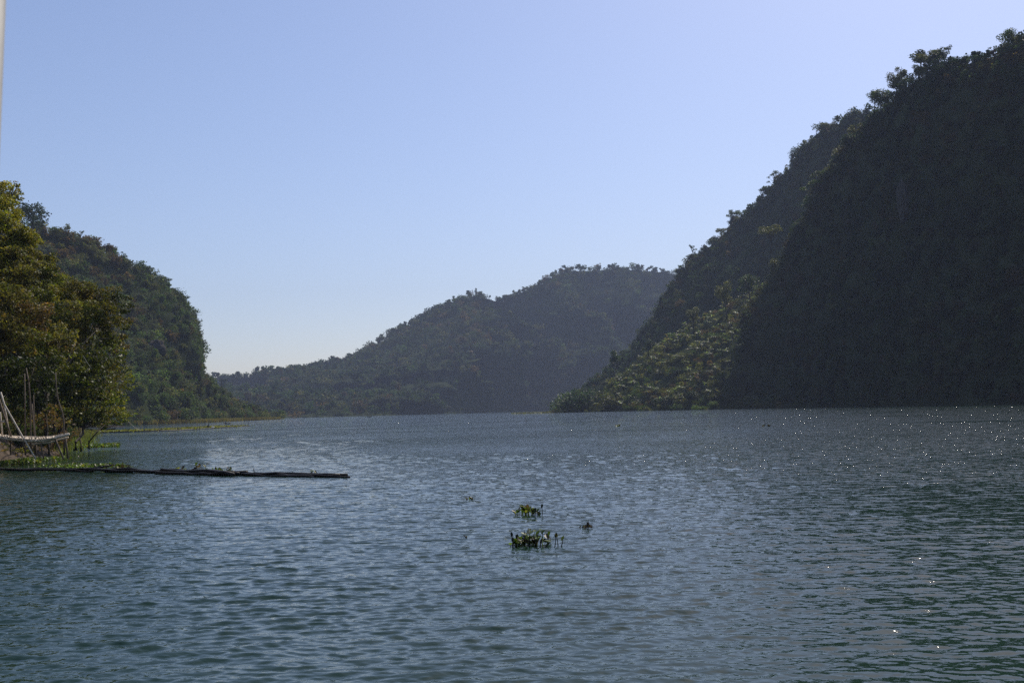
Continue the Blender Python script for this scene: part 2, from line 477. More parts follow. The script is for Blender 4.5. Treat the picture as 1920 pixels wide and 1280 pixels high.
# every kind of single tree is built once and then copied
PROTO = {}
def proto_tree(kind, idx, n_leaf, size, base, bark):
    rng = np.random.default_rng(100 + idx)
    L, V, Q, C = unit_crown(kind, n_leaf, size, rng)
    t = shade_tints(len(Q), base, rng)
    root = bpy.data.objects.new(kind, None)
    crown = np_mesh('crown', V, Q, M_leaf, None, t)
    mb = MB()
    top = .62 if kind in ('round', 'spread') else .9
    if kind == 'bush': top = .4
    w = .022 if kind != 'tall' else .015
    pts = [(rng.normal(0, .012) * k, rng.normal(0, .012) * k, -.12 + (top + .12) * k / 4) for k in range(5)]
    mb.tube(pts, [w * 1.25, w, w * .85, w * .65, w * .3], 6)
    for c, r in L:
        z0 = min(max(.18, c[2] * .6), top * .9); f = (z0 + .12) / (top + .12) * 4; i = min(int(f), 3); q = np.array(pts[i]) * (1 - f + i) + np.array(pts[i + 1]) * (f - i)
        mid = q * .5 + np.array(c) * .5 + np.array((0, 0, -.02))
        mb.tube([q, mid, c], [w * .5, w * .32, w * .12], 4)
    trunk = mb.build('trunk', bark)
    PROTO.setdefault(kind, []).append((crown, trunk))
    return crown, trunk
used = set()
NAMES = {'round': 'round_tree', 'tall': 'tall_tree', 'spread': 'spreading_tree', 'sparse': 'sparse_tree', 'bush': 'bush'}
def place(kind, idx, p, h, label, cat, group, rng, wide=1.0):
    crown, trunk = PROTO[kind][idx % len(PROTO[kind])]
    e = empty(NAMES[kind], Vector(p), label, cat, group)
    e.rotation_euler = (rng.normal(0, .04), rng.normal(0, .04), rng.uniform(0, 6.28))
    e.scale = (h * wide, h * wide, h)
    for src in (crown, trunk):
        if src.name in used:
            c = src.copy(); COL.objects.link(c)
        else:
            c = src; used.add(src.name)
        c.parent = e
    return e
k = 0
for kind, n_leaf, size, bark in (('round', 1700, .024, M_bark), ('tall', 900, .022, M_bark_pale), ('spread', 1700, .022, M_bark), ('sparse', 520, .020, M_bark_pale), ('bush', 1500, .036, M_bark)):
    for base in (G_DEEP, G_MID, G_OLIVE):
        proto_tree(kind, k, n_leaf, size, base, bark); k += 1

# ------------------------------------------------------------------ woods that read as one mass
def wood(name, label, spots, hts, n_leaf, size, palette, weights, seed, kinds=('round', 'round', 'bush', 'tall'), patch=.02):
    """spots (n,3), one crown each; the whole wood is one object"""
    rng = np.random.default_rng(seed)
    protos = []
    for i in range(8):
        L, V, Q, C = unit_crown(kinds[i % len(kinds)], n_leaf, size, rng)
        protos.append(V.reshape(-1, 4, 3))
    Vs, Ts = [], []
    which = rng.integers(0, len(protos), len(spots))
    pal = np.array(palette)
    for i, p in enumerate(spots):
        A = protos[which[i]]; a = rng.uniform(0, 6.28); h = hts[i]; w = h * rng.uniform(.9, 1.45)
        ca, sa = math.cos(a), math.sin(a)
        W = np.empty_like(A)
        W[..., 0] = (A[..., 0] * ca - A[..., 1] * sa) * w + p[0]
        W[..., 1] = (A[..., 0] * sa + A[..., 1] * ca) * w + p[1]
        W[..., 2] = A[..., 2] * h + p[2] - .12 * h
        nz = mnoise.noise(Vector((p[0] * patch, p[1] * patch, p[2] * patch * 1.5)))
        wts = np.array(weights, float)
        wts = wts * np.exp(np.linspace(-1, 1, len(wts)) * nz * 2.5); wts /= wts.sum()
        b = pal[rng.choice(len(pal), p=wts)] * math.exp(rng.normal(0, .25))
        Vs.append(W.reshape(-1, 3)); Ts.append(shade_tints(len(A), b, rng, .3))
    V = np.concatenate(Vs); Q = np.arange(len(V)).reshape(-1, 4)
    o = np_mesh(name, V, Q, M_forest, None, np.concatenate(Ts))
    return tag(o, label, 'woods', None, 'stuff')
rg = np.random.default_rng(21)
def hts(n, lo, hi): return rg.uniform(lo, hi, n) * np.exp(rg.normal(0, .12, n))
P5 = [G_DEEP, G_DEEP * .9, G_MID, G_OLIVE, G_BROWN]
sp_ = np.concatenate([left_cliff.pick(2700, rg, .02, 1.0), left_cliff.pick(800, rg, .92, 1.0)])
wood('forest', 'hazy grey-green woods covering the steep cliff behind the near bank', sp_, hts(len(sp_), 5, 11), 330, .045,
     [G_MID * 1.2, G_GREY * 1.3, G_MID * 1.5, G_OLIVE * 1.5, G_BROWN * 1.2], [3, 2, 3, 2.6, .9], 31, patch=.012)  # tints raised to give the crowns the brightness of sunlit tops
sp_ = np.concatenate([far_ridge.pick(4600, rg, .0, 1.0), far_ridge.pick(1900, rg, .93, 1.0)])
wood('forest', 'blue-hazed woods covering the farthest ridge at the end of the river', sp_, hts(len(sp_), 12, 23), 120, .07,
     P5, [3, 2, 3, 2, 1.1], 32, kinds=('round', 'tall', 'bush', 'tall'), patch=.006)
sp_ = np.concatenate([mid_slope.pick(1700, rg, .05, 1.0), mid_slope.pick(800, rg, .92, 1.0)])
wood('forest', 'dark shaded woods on the slope between the tall cliff and the far ridge', sp_, hts(len(sp_), 7, 13), 170, .060,
     P5, [4, 3, 3, 1.5, .6], 33, patch=.012)
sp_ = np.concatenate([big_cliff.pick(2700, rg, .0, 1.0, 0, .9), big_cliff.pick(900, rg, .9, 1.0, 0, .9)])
wood('forest', 'shade-darkened woods and creepers hanging over the tall shaded cliff', sp_, hts(len(sp_), 5, 10), 260, .055,
     [c * .7 for c in P5], [4, 3, 3, 1.8, .7], 34, patch=.015)  # the cliff's shadow is put into these darkened leaf tints
sp_ = point_slope.pick(1000, rg, .02, 1.0, 0, .9)
wood('forest', 'low scrub between the banana plants on the sunlit lower slope', sp_, hts(len(sp_), 3.5, 7), 190, .07,
     [G_MID * 1.3, G_OLIVE * 1.3, G_OLIVE * 1.7, G_YEL, G_BROWN * 1.3], [3, 3, 3, 2.2, 1.2], 35, kinds=('bush', 'round', 'bush', 'bush'), patch=.02)  # sunlit look painted in by brightened leaf tints

sp_ = bank.pick(230, rg, .12, 1.0, .08, .56)  # unseen woods added so the water at lower left reflects them dark
sp_ = sp_[(sp_[:, 0] < -.466 * sp_[:, 1] - 10) & (sp_[:, 0] < -22)]
wood('forest', 'unseen tall riverside woods added beyond the left edge to darken the water', sp_, hts(len(sp_), 8, 14), 2200, .022,
     P5, [3, 2, 3, 2.4, .8], 36, kinds=('round', 'round', 'bush', 'spread'), patch=.05)

sp_ = np.concatenate([bank.pick(7000, rg, .16, 1.0)])
q_ = sp_[:, 0] / np.maximum(sp_[:, 1], 1)
sp_ = sp_[(q_ > -.58) & (q_ < -.35) & (sp_[:, 1] < 150) & (sp_[:, 1] > 60)][:900]
wood('undergrowth', 'tangled low undergrowth covering the near bank below the trees', sp_, hts(len(sp_), .8, 2.0), 420, .05,
     [G_DEEP, G_MID, G_OLIVE * 1.1, G_BROWN * 1.1], [3, 3, 3, 2.6], 37, kinds=('bush',), patch=.2)

# ------------------------------------------------------------------ single trees that stand out
rt = np.random.default_rng(77)
def crest_row(hill, us, kinds, hr, labels, group, v=(.94, 1.0)):
    kinds = [kinds[int(rt.integers(0, len(kinds)))] for _ in us]
    for i, u in enumerate(us):
        kd = kinds[i % len(kinds)]
        p = hill.on_crest(u, rt.uniform(*v)) + np.array((rt.normal(0, 1.5), rt.normal(0, 2), -.6))
        h_ = rt.uniform(*hr[kd]); p[2] -= (.06 if hill is big_cliff else .18) * h_
        place(kd, int(rt.integers(0, 3)), p, h_, labels[kd], 'tree', group, rt, rt.uniform(1.0, 1.45))
HR = {'round': (8, 13), 'tall': (10, 16), 'spread': (9, 14), 'sparse': (9, 15)}
def lab(where):
    return {'round': 'round-crowned tree ' + where, 'tall': 'narrow straight-trunked tree ' + where,
            'spread': 'spreading flat-topped tree ' + where, 'sparse': 'thin see-through tree ' + where}
HRB = {'round': (8, 17), 'tall': (12, 20), 'spread': (10, 17), 'sparse': (11, 20)}
crest_row(big_cliff, np.sort(rt.uniform(.10, .86, 64)), ['round', 'tall', 'sparse', 'round', 'spread'], HRB, lab('on the crest of the tall shaded cliff'), 'trees along the crest of the tall cliff')
crest_row(mid_slope, np.sort(rt.uniform(.12, .92, 52)), ['round', 'tall', 'round', 'sparse', 'spread'], {k_: (v_[0] * 1.0, v_[1] * 1.45) for k_, v_ in HR.items()}, lab('on the crest of the shaded middle slope'), 'trees along the crest of the middle slope')
crest_row(left_cliff, np.sort(rt.uniform(.20, .93, 44)), ['round', 'round', 'spread', 'sparse'], HR, lab('along the top of the hazy cliff behind the near bank'), 'trees along the top of the hazy cliff')
HRF = {'round': (14, 21), 'tall': (16, 25), 'spread': (15, 22), 'sparse': (14, 24)}
crest_row(far_ridge, np.sort(rt.uniform(.08, .92, 70)), ['round', 'tall', 'round', 'tall', 'sparse'], HRF, lab('on the skyline of the farthest hazy ridge'), 'trees along the far ridge')

# ------------------------------------------------------------------ banana plants and bushes on the lower slope
def banana_proto(seed):
    rng = np.random.default_rng(seed)
    mb = MB(); st = MB()
    st.tube([(0, 0, -.5), (.02, .02, 1.1), (.05, 0, 2.1)], [.16, .13, .09], 7)
    n = int(rng.integers(8, 11))
    for i in range(n):
        a = i * 2.4 + rng.normal(0, .2); L = rng.uniform(1.9, 2.9); e0 = rng.uniform(.75, 1.35); w = rng.uniform(.30, .42)
        ns = 6; V = []; p = np.array((.05, 0, 2.0)); el = e0
        side = np.array((-math.sin(a), math.cos(a), 0))
        for q in range(ns + 1):
            t = q / ns
            ww = w * (math.sin(math.pi * min(1, .12 + t * .9)) ** .6) if t > .05 else .05
            V += [p + side * ww + np.array((0, 0, -.10 * ww)), p.copy(), p - side * ww + np.array((0, 0, -.10 * ww))]
            d = np.array((math.cos(a) * math.cos(el), math.sin(a) * math.cos(el), math.sin(el)))
            p = p + d * L / ns; el -= rng.uniform(.22, .38)
        Q = []
        for q in range(ns):
            for c in (0, 1): Q.append((q * 3 + c, q * 3 + c + 1, q * 3 + c + 4, q * 3 + c + 3))
        col = np.array((.12, .15, .075)) * math.exp(rng.normal(0, .3)) if rng.uniform() > .15 else np.array((.2, .15, .07))
        mb.add(np.array(V), Q, col)
    return mb.build('leaves', M_leaf_banana), st.build('stem', M_bark_pale)
BAN = [banana_proto(s_) for s_ in (1, 2, 3, 4)]
def place_copy(name, parts, p, scale, label, cat, group, rng, tilt=.05):
    e = empty(name, Vector(p), label, cat, group)
    e.rotation_euler = (rng.normal(0, tilt), rng.normal(0, tilt), rng.uniform(0, 6.28)); e.scale = (scale,) * 3
    for src in parts:
        if src.name in used: c = src.copy(); COL.objects.link(c)
        else: c = src; used.add(src.name)
        c.parent = e
    return e
rb = np.random.default_rng(8)
for p in point_slope.pick(290, rb, .10, 1.0, .05, .80, beyond=0):
    place_copy('banana_plant', BAN[int(rb.integers(0, 4))], p + np.array((0, 0, 1.2)), rb.uniform(1.05, 1.75),
               'banana plant with glinting leaves on the sunlit lower slope beside the tall cliff', 'banana plant', 'banana plants on the lower slope', rb, .12)
crest_row(big_cliff, np.sort(rt.uniform(.56, .84, 34)), ['round', 'tall', 'sparse', 'round'], HRB, lab('in the lit fringe just below the crest of the tall cliff'), 'trees in the lit fringe of the tall cliff', (.84, .95))
for px, Y, h, kd, i, w, what in [
        (1062, 806, 17, 'bush', 1, 1.4, 'broad bush at the very tip of the wooded point'),
        (1092, 796, 20, 'bush', 0, 1.3, 'tall olive bush second from the tip of the wooded point'),
        (1140, 776, 16, 'bush', 2, 1.5, 'low wide olive bush at the waterline below the banana plants'),
        (1185, 765, 12, 'bush', 1, 1.4, 'small rounded bush at the waterline behind the green reeds'),
        (1250, 738, 12, 'bush', 0, 1.5, 'dark bush at the waterline below the middle of the banana slope'),
        (1300, 718, 14, 'round', 0, 1.3, 'dark round tree at the waterline at the foot of the tall cliff'),]:
    b_ = shore(px, Y); place(kd, i, (b_.x, b_.y, -.2), h, what, 'bush' if kd == 'bush' else 'tree', None, rb, w)
for px, py, Y, h, kd, i, w, what in [
        (1362, 590, 792, 25, 'round', 2, .9, 'tall feathery olive tree standing above the top of the banana slope'),
        (1408, 568, 785, 22, 'round', 1, 1.2, 'broad sunlit tree at the top of the banana slope against the shaded cliff'),
        (1152, 700, 832, 19, 'tall', 0, 1.5, 'dark narrow tree on the ridge just above the bushes of the point'),
        (1300, 612, 815, 15, 'round', 2, 1.2, 'olive tree half way up the ridge of the banana slope'),
        (1215, 668, 828, 14, 'round', 0, 1.1, 'small dark tree low on the ridge of the banana slope'),
        (1445, 470, 746, 20, 'spread', 2, 1.1, 'sunlit spreading tree on the left edge of the tall cliff'),
        (1455, 520, 742, 14, 'round', 2, 1.1, 'lower sunlit tree on the left edge of the tall cliff'),
        (1546, 272, 1050, 24, 'round', 1, 1.3, 'bushy tree forming the hump of the middle slope where it meets the tall cliff'),
        (1598, 246, 1030, 24, 'round', 0, 1.5, 'broad tree peeping out behind the shoulder of the tall cliff'),
        (1494, 312, 1075, 21, 'round', 0, 1.3, 'round tree on the step of the skyline below the hump of the middle slope'),
        (1378, 425, 1135, 20, 'spread', 1, 1.1, 'flat-topped tree half way down the skyline of the middle slope'),
        (1300, 494, 1150, 20, 'sparse', 1, 1.0, 'spindly tree at the low end of the skyline of the middle slope'),
        (1640, 205, 640, 12, 'round', 1, 1.1, 'small lone tree jutting from the lower crest of the tall cliff'),
        (1682, 180, 622, 14, 'round', 2, 1.3, 'olive tree between the lone tree and the dark tops of the tall cliff'),
        (1728, 138, 602, 15, 'tall', 0, 2.0, 'dark pointed tree standing at the shoulder of the tall cliff crest'),
        (1760, 132, 590, 13, 'tall', 1, 2.0, 'slim tree right beside the dark pointed tree of the tall cliff crest'),
        (1893, 106, 533, 15, 'round', 1, 1.1, 'highest tree of all, poking above the crest of the tall cliff by the edge'),
        (62, 440, 640, 21, 'round', 0, 1.55, 'big grey umbrella-shaped tree against the sky above the near trees')]:
    place(kd, i, at(px, py, Y), h, what, 'tree', None, rb, w)

def rock_face(label, px, py, Y, w, d, h, seed):
    u_ = np.linspace(0, math.pi, 22); v_ = np.linspace(0, 2 * math.pi, 33)[:-1]; V = []
    for a in u_:
        for b in v_:
            q = Vector((math.sin(a) * math.cos(b), math.sin(a) * math.sin(b), math.cos(a)))
            k_ = 1 + .30 * fbm(Vector((q.x * 2.2, q.y * 2.2, q.z * 1.1)) + Vector((seed, 0, 0)), 5)
            V.append((q.x * w * k_, q.y * d * k_, q.z * h * k_))
    Q = [(i * 32 + j, (i + 1) * 32 + j, (i + 1) * 32 + (j + 1) % 32, i * 32 + (j + 1) % 32) for i in range(21) for j in range(32)]
    o = np_mesh('rock_face', np.array(V), np.array(Q), M_rock, loc=at(px, py, Y)); return tag(o, label, 'rock')
rock_face('narrow pale rock streak in the dark upper face of the tall shaded cliff', 1693, 378, 551, 2.6, 3.2, 11, 1)
rock_face('brownish bare rock showing low on the hazy cliff behind the near trees', 292, 655, 667, 6, 4, 6, 2)

# ------------------------------------------------------------------ reeds, grass, floating weed
def blades(spots, h, w, rng, base, lean=.25):
    n = len(spots); P = np.array(spots, float)
    a = rng.uniform(0, 6.28, n); H = h * rng.uniform(.5, 1.2, n)
    d = np.stack([np.cos(a), np.sin(a), np.zeros(n)], 1)
    l = rng.normal(0, lean, (n, 2)); tip = P + np.stack([l[:, 0] * H, l[:, 1] * H, H], 1)
    mid = P * .45 + tip * .55 + np.stack([np.zeros(n), np.zeros(n), .06 * H], 1)
    V = np.stack([P - d * w * .5, P + d * w * .5, mid + d * w * .45, tip], 1)
    t = shade_tints(n, base, rng, .3)
    return V.reshape(-1, 3), np.arange(4 * n).reshape(n, 4), t
def strip_spots(a, b, depth, n, rng, left=False):
    """n points along a-b, spread backwards by depth"""
    a, b = np.array(a, float), np.array(b, float)
    t = rng.uniform(size=(n, 1)); d = b - a; nr = np.array((-d[1], d[0], 0)) / np.linalg.norm(d[:2])
    if (nr[0] > 0 if left else nr[1] < 0): nr = -nr
    wob = np.sin(t * 23) * .12 + np.sin(t * 61 + 1) * .08
    return a + d * t + nr * depth * (rng.uniform(size=(n, 1)) ** .8 + wob)
rw = np.random.default_rng(15)
def grass(name, label, a, b, depth, n, h, w, base, cat='grass', left=False):
    V, Q, t = blades(strip_spots(a, b, depth, n, rw, left), h, w, rw, np.array(base))
    return tag(np_mesh(name, V, Q, M_leaf, None, t), label, cat, None, 'stuff')
grass('reeds', 'bright green reeds at the foot of the banana slope', shore(1165, 757), shore(1212, 742), 4, 2600, 3.6, .28, (.085, .12, .03), 'reeds')
grass('reeds', 'thin green reeds at the waterline below the shaded cliff', shore(1290, 705), shore(1325, 694), 3, 900, 2.2, .22, (.07, .10, .03), 'reeds')
for a, b, Y0, Y1 in ((175, 260, 545, 557), (260, 350, 557, 600), (350, 430, 600, 735), (430, 470, 735, 815), (470, 505, 815, 900)):
    grass('grass', 'pale olive grass along the foot of the hazy cliff', shore(a, Y0), shore(b, Y1), 9, 3200, 2.2, .30, (.15, .125, .055))
def hyacinth_leaves(spots, rng, size, h0=.05, h1=.3, base=(.085, .13, .03), dead=.12, hs=None):
    """rounded spoon leaves on short stalks"""
    V, Q, T = [], [], []
    n = 0
    for k_, p in enumerate(spots):
        s = size * rng.uniform(.65, 1.25); h = hs[k_] if hs is not None else rng.uniform(h0, h1); a = rng.uniform(0, 6.28); tl = rng.uniform(.1, 1.3)
        ax = np.array((math.cos(a), math.sin(a), 0)); up = np.array((0, 0, 1.0))
        f = ax * math.cos(tl) + up * math.sin(tl); g = np.cross(up, ax); nn = np.cross(f, g)
        c = np.array(p) + up * h + ax * h * .55
        ring = []
        for kx, ky in ((-1, 0), (-.55, .62), (.1, .85), (.75, .5), (1, 0), (.75, -.5), (.1, -.85), (-.55, -.62)):
            ring.append(c + f * s * kx + g * s * ky * .9 + nn * s * .22 * abs(ky))
        ring.append(c)
        w = s * .10
        V += ring + [np.array(p) - g * w - up * .06, np.array(p) + g * w - up * .06, ring[0] + g * w, ring[0] - g * w]
        for q in ((8, 0, 1, 2), (8, 2, 3, 4), (8, 4, 5, 6), (8, 6, 7, 0), (9, 10, 11, 12)):
            Q.append([n + x for x in q])
        u = rng.uniform()
        b = np.array(base) * math.exp(rng.normal(0, .3))
        if u < dead: b = np.array((.05, .035, .02)) * math.exp(rng.normal(0, .3))
        elif u < dead + .12: b = np.array((.19, .19, .04))
        T += [b] * 4 + [b * .8 + np.array((.02, .02, .005))]
        n += 13
    return np.array(V), np.array(Q), np.array(T)
def weed_mat(name, label, spots, size, cat, h1=.3, base=(.085, .13, .03), kind='stuff', h0=.04, dead=.12):
    V, Q, t = hyacinth_leaves(spots, rw, size, h0, h1, base, dead)
    return tag(np_mesh(name, V, Q, M_leaf_gloss, None, t), label, cat, None, kind)
HY = 'water hyacinth'
weed_mat('water_hyacinth', 'green floating water hyacinth in front of the bamboo jetty', strip_spots(wat(-70, 875), wat(75, 869), 4.2, 1500, rw), .09, HY, .22)
weed_mat('water_hyacinth', 'green floating water hyacinth around the feet of the jetty', strip_spots(wat(66, 868), wat(142, 861), 5, 900, rw), .09, HY, .22)
weed_mat('water_hyacinth', 'floating leaves gathered along the inner side of the thin boom', strip_spots(wat(66, 879.5), wat(172, 880.5), 2.2, 420, rw), .085, HY, .2)
weed_mat('water_hyacinth', 'low green tongue of floating weed reaching out from the grassy bank', strip_spots(wat(128, 841), wat(222, 838), 6, 900, rw), .11, HY, .3)
grass('grass', 'tall green grass on the bank behind the end of the jetty', wat(132, 850), wat(176, 828), 5, 3200, .75, .07, (.12, .14, .04), left=True)
grass('grass', 'yellow-green sedge on the bank where the raft is tied', wat(165, 826), wat(180, 812), 9, 3500, 1.0, .10, (.15, .15, .045), left=True)
raft = empty('weed_raft', wat(300, 808), 'long yellow-green raft of floating weed reaching from the near bank', 'weed raft')
ra, rm, rz_ = shore(168, 219), shore(330, 228), shore(466, 288)
sp_ = np.concatenate([strip_spots(ra, rm, 11, 2600, rw), strip_spots(rm, rz_, 9, 3200, rw)])
V, Q, t = hyacinth_leaves(sp_, rw, .20, .05, .38, (.15, .15, .035), .1)
tag(np_mesh('leaves', V - np.array(raft.location), Q, M_leaf, raft, t), kind='stuff')
mb = MB(); mb.tube([ra + Vector((0, -.2, .05)), rm + Vector((0, -.2, .05)), rz_ + Vector((0, -.2, .05))], .16, 6); mb.build('edge_pole', M_wet, raft)
weed_mat('weed_raft', 'flat straw-coloured weed raft lying off the tip of the wooded point', strip_spots(shore(952, 815), shore(1078, 800), 34, 2600, rw), .55, 'weed raft', .55, (.14, .14, .05))

# ------------------------------------------------------------------ small floating clumps
def clump(name, label, px, py, w, h, n, size, dead, seed, holes=True):
    rng = np.random.default_rng(seed)
    c = wat(px, py); S = []
    nc = max(3, int(n / 10)); cen = np.stack([rng.uniform(-.5, .5, nc) * w, rng.uniform(-.5, .5, nc) * w * .45, rng.uniform(.35, 1, nc)], 1)
    hs = []
    for i in range(n):
        k_ = cen[rng.integers(0, nc)]; q = k_[:2] + rng.normal(0, .07, 2) * (w ** .5)
        S.append((c.x + q[0], c.y + q[1], 0)); hs.append(h * k_[2] * (1 - .35 * min(1, abs(q[0]) / (w * .5)) ** 2) * rng.uniform(.15, 1.1))
    root = empty(name, c, label, HY)
    V, Q, t = hyacinth_leaves(S, rng, size, .02, h, (.085, .13, .02), dead, hs)
    np_mesh('leaves', V - np.array(c), Q, M_leaf_gloss, root, t)
    st = MB()
    for i in range(max(2, n // 14)):
        q = S[int(rng.integers(0, n))]; a = rng.uniform(0, 6.28); L = h * rng.uniform(.4, 1.15); o = rng.uniform(.02, .12)
        st.tube([(q[0], q[1], -.05), (q[0] + o * math.cos(a) * .5, q[1] + o * math.sin(a) * .5, L * .6), (q[0] + o * math.cos(a), q[1] + o * math.sin(a), L)], [.011, .008, .006], 5)
    st.build('stalks', M_wet, root)
    return root
c1 = clump('water_hyacinth', 'largest floating hyacinth clump in the open water, nearest of all, with bright green leaves', 1000, 1020, .74, .25, 88, .060, .28, 3)
c2 = clump('water_hyacinth', 'second largest floating hyacinth clump, with one leaf held up at its right end', 986, 964, .50, .20, 54, .056, .36, 4)
clump('water_hyacinth', 'dark low pair of hyacinth tufts floating alone in the middle of the river', 877, 936, .36, .09, 26, .036, .7, 5)
c4 = clump('water_hyacinth', 'thin broken hyacinth stems with one curled leaf sticking up, right of the largest clump', 1102, 989, .44, .05, 22, .03, .9, 6)
clump('water_hyacinth', 'tiny scrap of floating weed left of the largest clump', 872, 1006, .12, .02, 5, .018, .8, 7)
clump('water_hyacinth', 'small brown clump adrift far out on the glittering right-hand water', 1435, 799, .8, .3, 20, .12, .7, 8)
clump('water_hyacinth', 'faint green clump far out off the wooded point', 1158, 799, .8, .22, 16, .12, .3, 9)
def single_leaf(root, px, py0, py1, Y, s, col, lean=.0):
    """one raised leaf with its own stalk"""
    b = at(px, py0, Y); b.z = -.02; t = at(px + lean, py1, Y)
    mb = MB(); mb.tube([b, b * .5 + t * .5 + Vector((.01, 0, 0)), t], [.010, .008, .006], 5); mb.build('stalk', M_wet, root)
    V, Q, tt = [], [], []
    f = Vector((.1 * lean + .15, .35, .8)).normalized(); g = f.cross(Vector((.2 * lean, 1, .1))).normalized(); nn = f.cross(g)
    ring = [t + f * s * kx + g * s * ky * .62 + nn * s * .3 * abs(ky) for kx, ky in ((-1, 0), (-.55, .62), (.1, .85), (.75, .5), (1.15, 0), (.75, -.5), (.1, -.85), (-.55, -.62), (0, 0))]
    l = MB(); l.add([tuple(x) for x in ring], [(8, 0, 1, 2), (8, 2, 3, 4), (8, 4, 5, 6), (8, 6, 7, 0)], np.array(col)); l.build('leaf', M_leaf_gloss, root)
GD = (.012, .016, .008)
single_leaf(c2, 1016, 948, 948.5, 25.3, .055, GD); single_leaf(c2, 1003, 958, 956, 25.2, .06, GD)
for px, py, s, col, ln in ((961, 1002, .05, GD, -2), (968, 1005, .045, GD, 1), (961, 1011, .045, GD, 0), (1040, 1003, .045, GD, 2), (1046, 1003, .05, (.20, .17, .03), -3), (1052, 1009, .05, (.16, .19, .03), 3),
                           (1004, 999, .055, (.15, .20, .03), 4), (992, 1007, .05, (.14, .19, .03), -4), (1022, 1021, .06, (.03, .045, .012), 5), (1012, 997, .05, (.06, .09, .02), 6), (993, 994, .045, (.5, .46, .38), -2)):
    single_leaf(c1, px, 1018, py, 19.6, s, col, ln)
single_leaf(c4, 1102, 986, 983, 22.2, .06, (.03, .022, .018))

# ------------------------------------------------------------------ boom
def boom(name, label, a, b, r, n, sag=0.0, seed=0, z=.05):
    rng = np.random.default_rng(seed)
    root = empty(name, a * .5 + b * .5, label, 'log boom', 'log booms')
    d = (b - a).normalized(); nr = Vector((-d.y, d.x, 0))
    for i in range(n):
        o = nr * ((i - (n - 1) / 2) * r * 1.7) + Vector((0, 0, z + (r * .9 if i % 2 else 0)))
        e0, e1 = rng.uniform(-.4, .4, 2) if n > 1 else (0, 0)
        pts = [a + d * e0 + o + (b - a) * (k / 8) + Vector((0, 0, rng.normal(0, .026) + sag * math.sin(math.pi * k / 8))) for k in range(8)] + [b + d * e1 + o]
        mb = MB(); mb.tube(pts, [r * rng.uniform(.85, 1.15) for _ in pts], 8); mb.build('pole', M_wet, root, smooth=True)
    return root
def W(px, py): return wat(px, py)
boom('bamboo_boom', 'thin dark bamboo boom lying across the left edge beside the floating leaves', W(-60, 881), W(165, 884), .06, 2, seed=1, z=.06)
boom('bamboo_boom', 'thin low stretch of boom between the weed tuft and the thick block', W(150, 884), W(318, 887), .06, 3, seed=2, z=.07)
boom('bamboo_boom', 'thick block-like bundle in the middle of the boom with weeds growing on top', W(312, 887.5), W(455, 891), .085, 5, seed=3, z=.045)
boom('bamboo_boom', 'outermost bamboo bundle with a stub and upturned end pointing into the river', W(452, 891), W(632, 894), .06, 4, seed=4, z=.02)
a, b = W(590, 894), W(656, 895)
t = empty('bamboo_pole', a, 'thin pole tip poking out of the far end of the boom', 'pole'); mb = MB(); mb.tube([a + Vector((0, 0, .06)), b + Vector((0, 0, .02))], [.06, .03], 7); mb.build('shaft', M_wet, t)
a = W(160, 882); mb = MB(); mb.tube([a + Vector((-1.0, 0, .05)), a + Vector((.4, 0, .1)), a + Vector((1.5, .1, .26))], [.07, .06, .03], 7)
tag(mb.build('driftwood', M_wet, loc=a), 'dark driftwood stick tilted up where the two thin booms meet', 'driftwood')
def tuft(label, x0, x1, y, n, size, h1, seed, dead=.3):
    rng = np.random.default_rng(seed); a, b = W(x0, y), W(x1, y)
    S = [a + (b - a) * rng.uniform() + Vector((0, rng.normal(.1, .15), .1)) for _ in range(n)]
    V, Q, t = hyacinth_leaves([tuple(p) for p in S], rng, size * 1.3, .0, h1 * 1.3, (.085, .125, .03), dead)
    size *= 1.0
    tag(np_mesh('weed_tuft', V - np.array(a), Q, M_leaf_gloss, None, t, loc=a), label, 'weeds')
tuft('green weed tuft at the joint of the two thin booms', 212, 246, 883.5, 60, .075, .14, 1)
tuft('dark straggling weeds on the left half of the thick boom block', 325, 350, 886, 18, .05, .12, 2, .7)
tuft('taller weeds with curled leaves on the middle of the thick boom block', 362, 386, 887.5, 26, .06, .26, 3, .6)
tuft('low yellow-green weeds on the right half of the thick boom block', 396, 432, 888.5, 34, .05, .13, 4, .4)
mb = MB(); a = W(478, 890.5); mb.tube([a, a + Vector((-.06, 0, .30))], [.025, .012], 6)
tag(mb.build('twig', M_wet, loc=a), 'short upright twig on the outermost boom bundle', 'twig')
tuft('scrap of weed near the outer end of the boom', 582, 592, 892.5, 8, .045, .1, 6, .8)

# ------------------------------------------------------------------ bamboo jetty
YJ = 63.0
def J(px, py, dy=0.0):
    return at(px, py, YJ + dy)
jet = empty('bamboo_jetty', J(60, 826), 'sun-bleached bamboo jetty on thin leaning legs at the near bank', 'jetty')
def jpart(name, pts, r, mat=M_bamboo, sides=7, parent=jet, taper=.8):
    mb = MB(); n = len(pts); mb.tube(pts, [r * (1 - (1 - taper) * i / max(1, n - 1)) for i in range(n)], sides)
    return mb.build(name, mat, parent, smooth=True)
jpart('rail', [J(-60, 816), J(0, 820), J(19, 823), J(45, 825.5), J(72, 826.3), J(87, 825), J(108, 819.5), J(130, 813.5)], .085)
jpart('rail', [J(60, 832, .2), J(84, 830, .2), J(97, 828, .2), J(109, 824, .2), J(128, 819.5, .2)], .06)
jpart('rail', [J(-60, 813, 1.7), J(0, 816.5, 1.7), J(42, 819, 1.7), J(80, 820, 1.7), J(104, 817.5, 1.7), J(128, 812.5, 1.7)], .07)
dk = MB(); rj = np.random.default_rng(5)
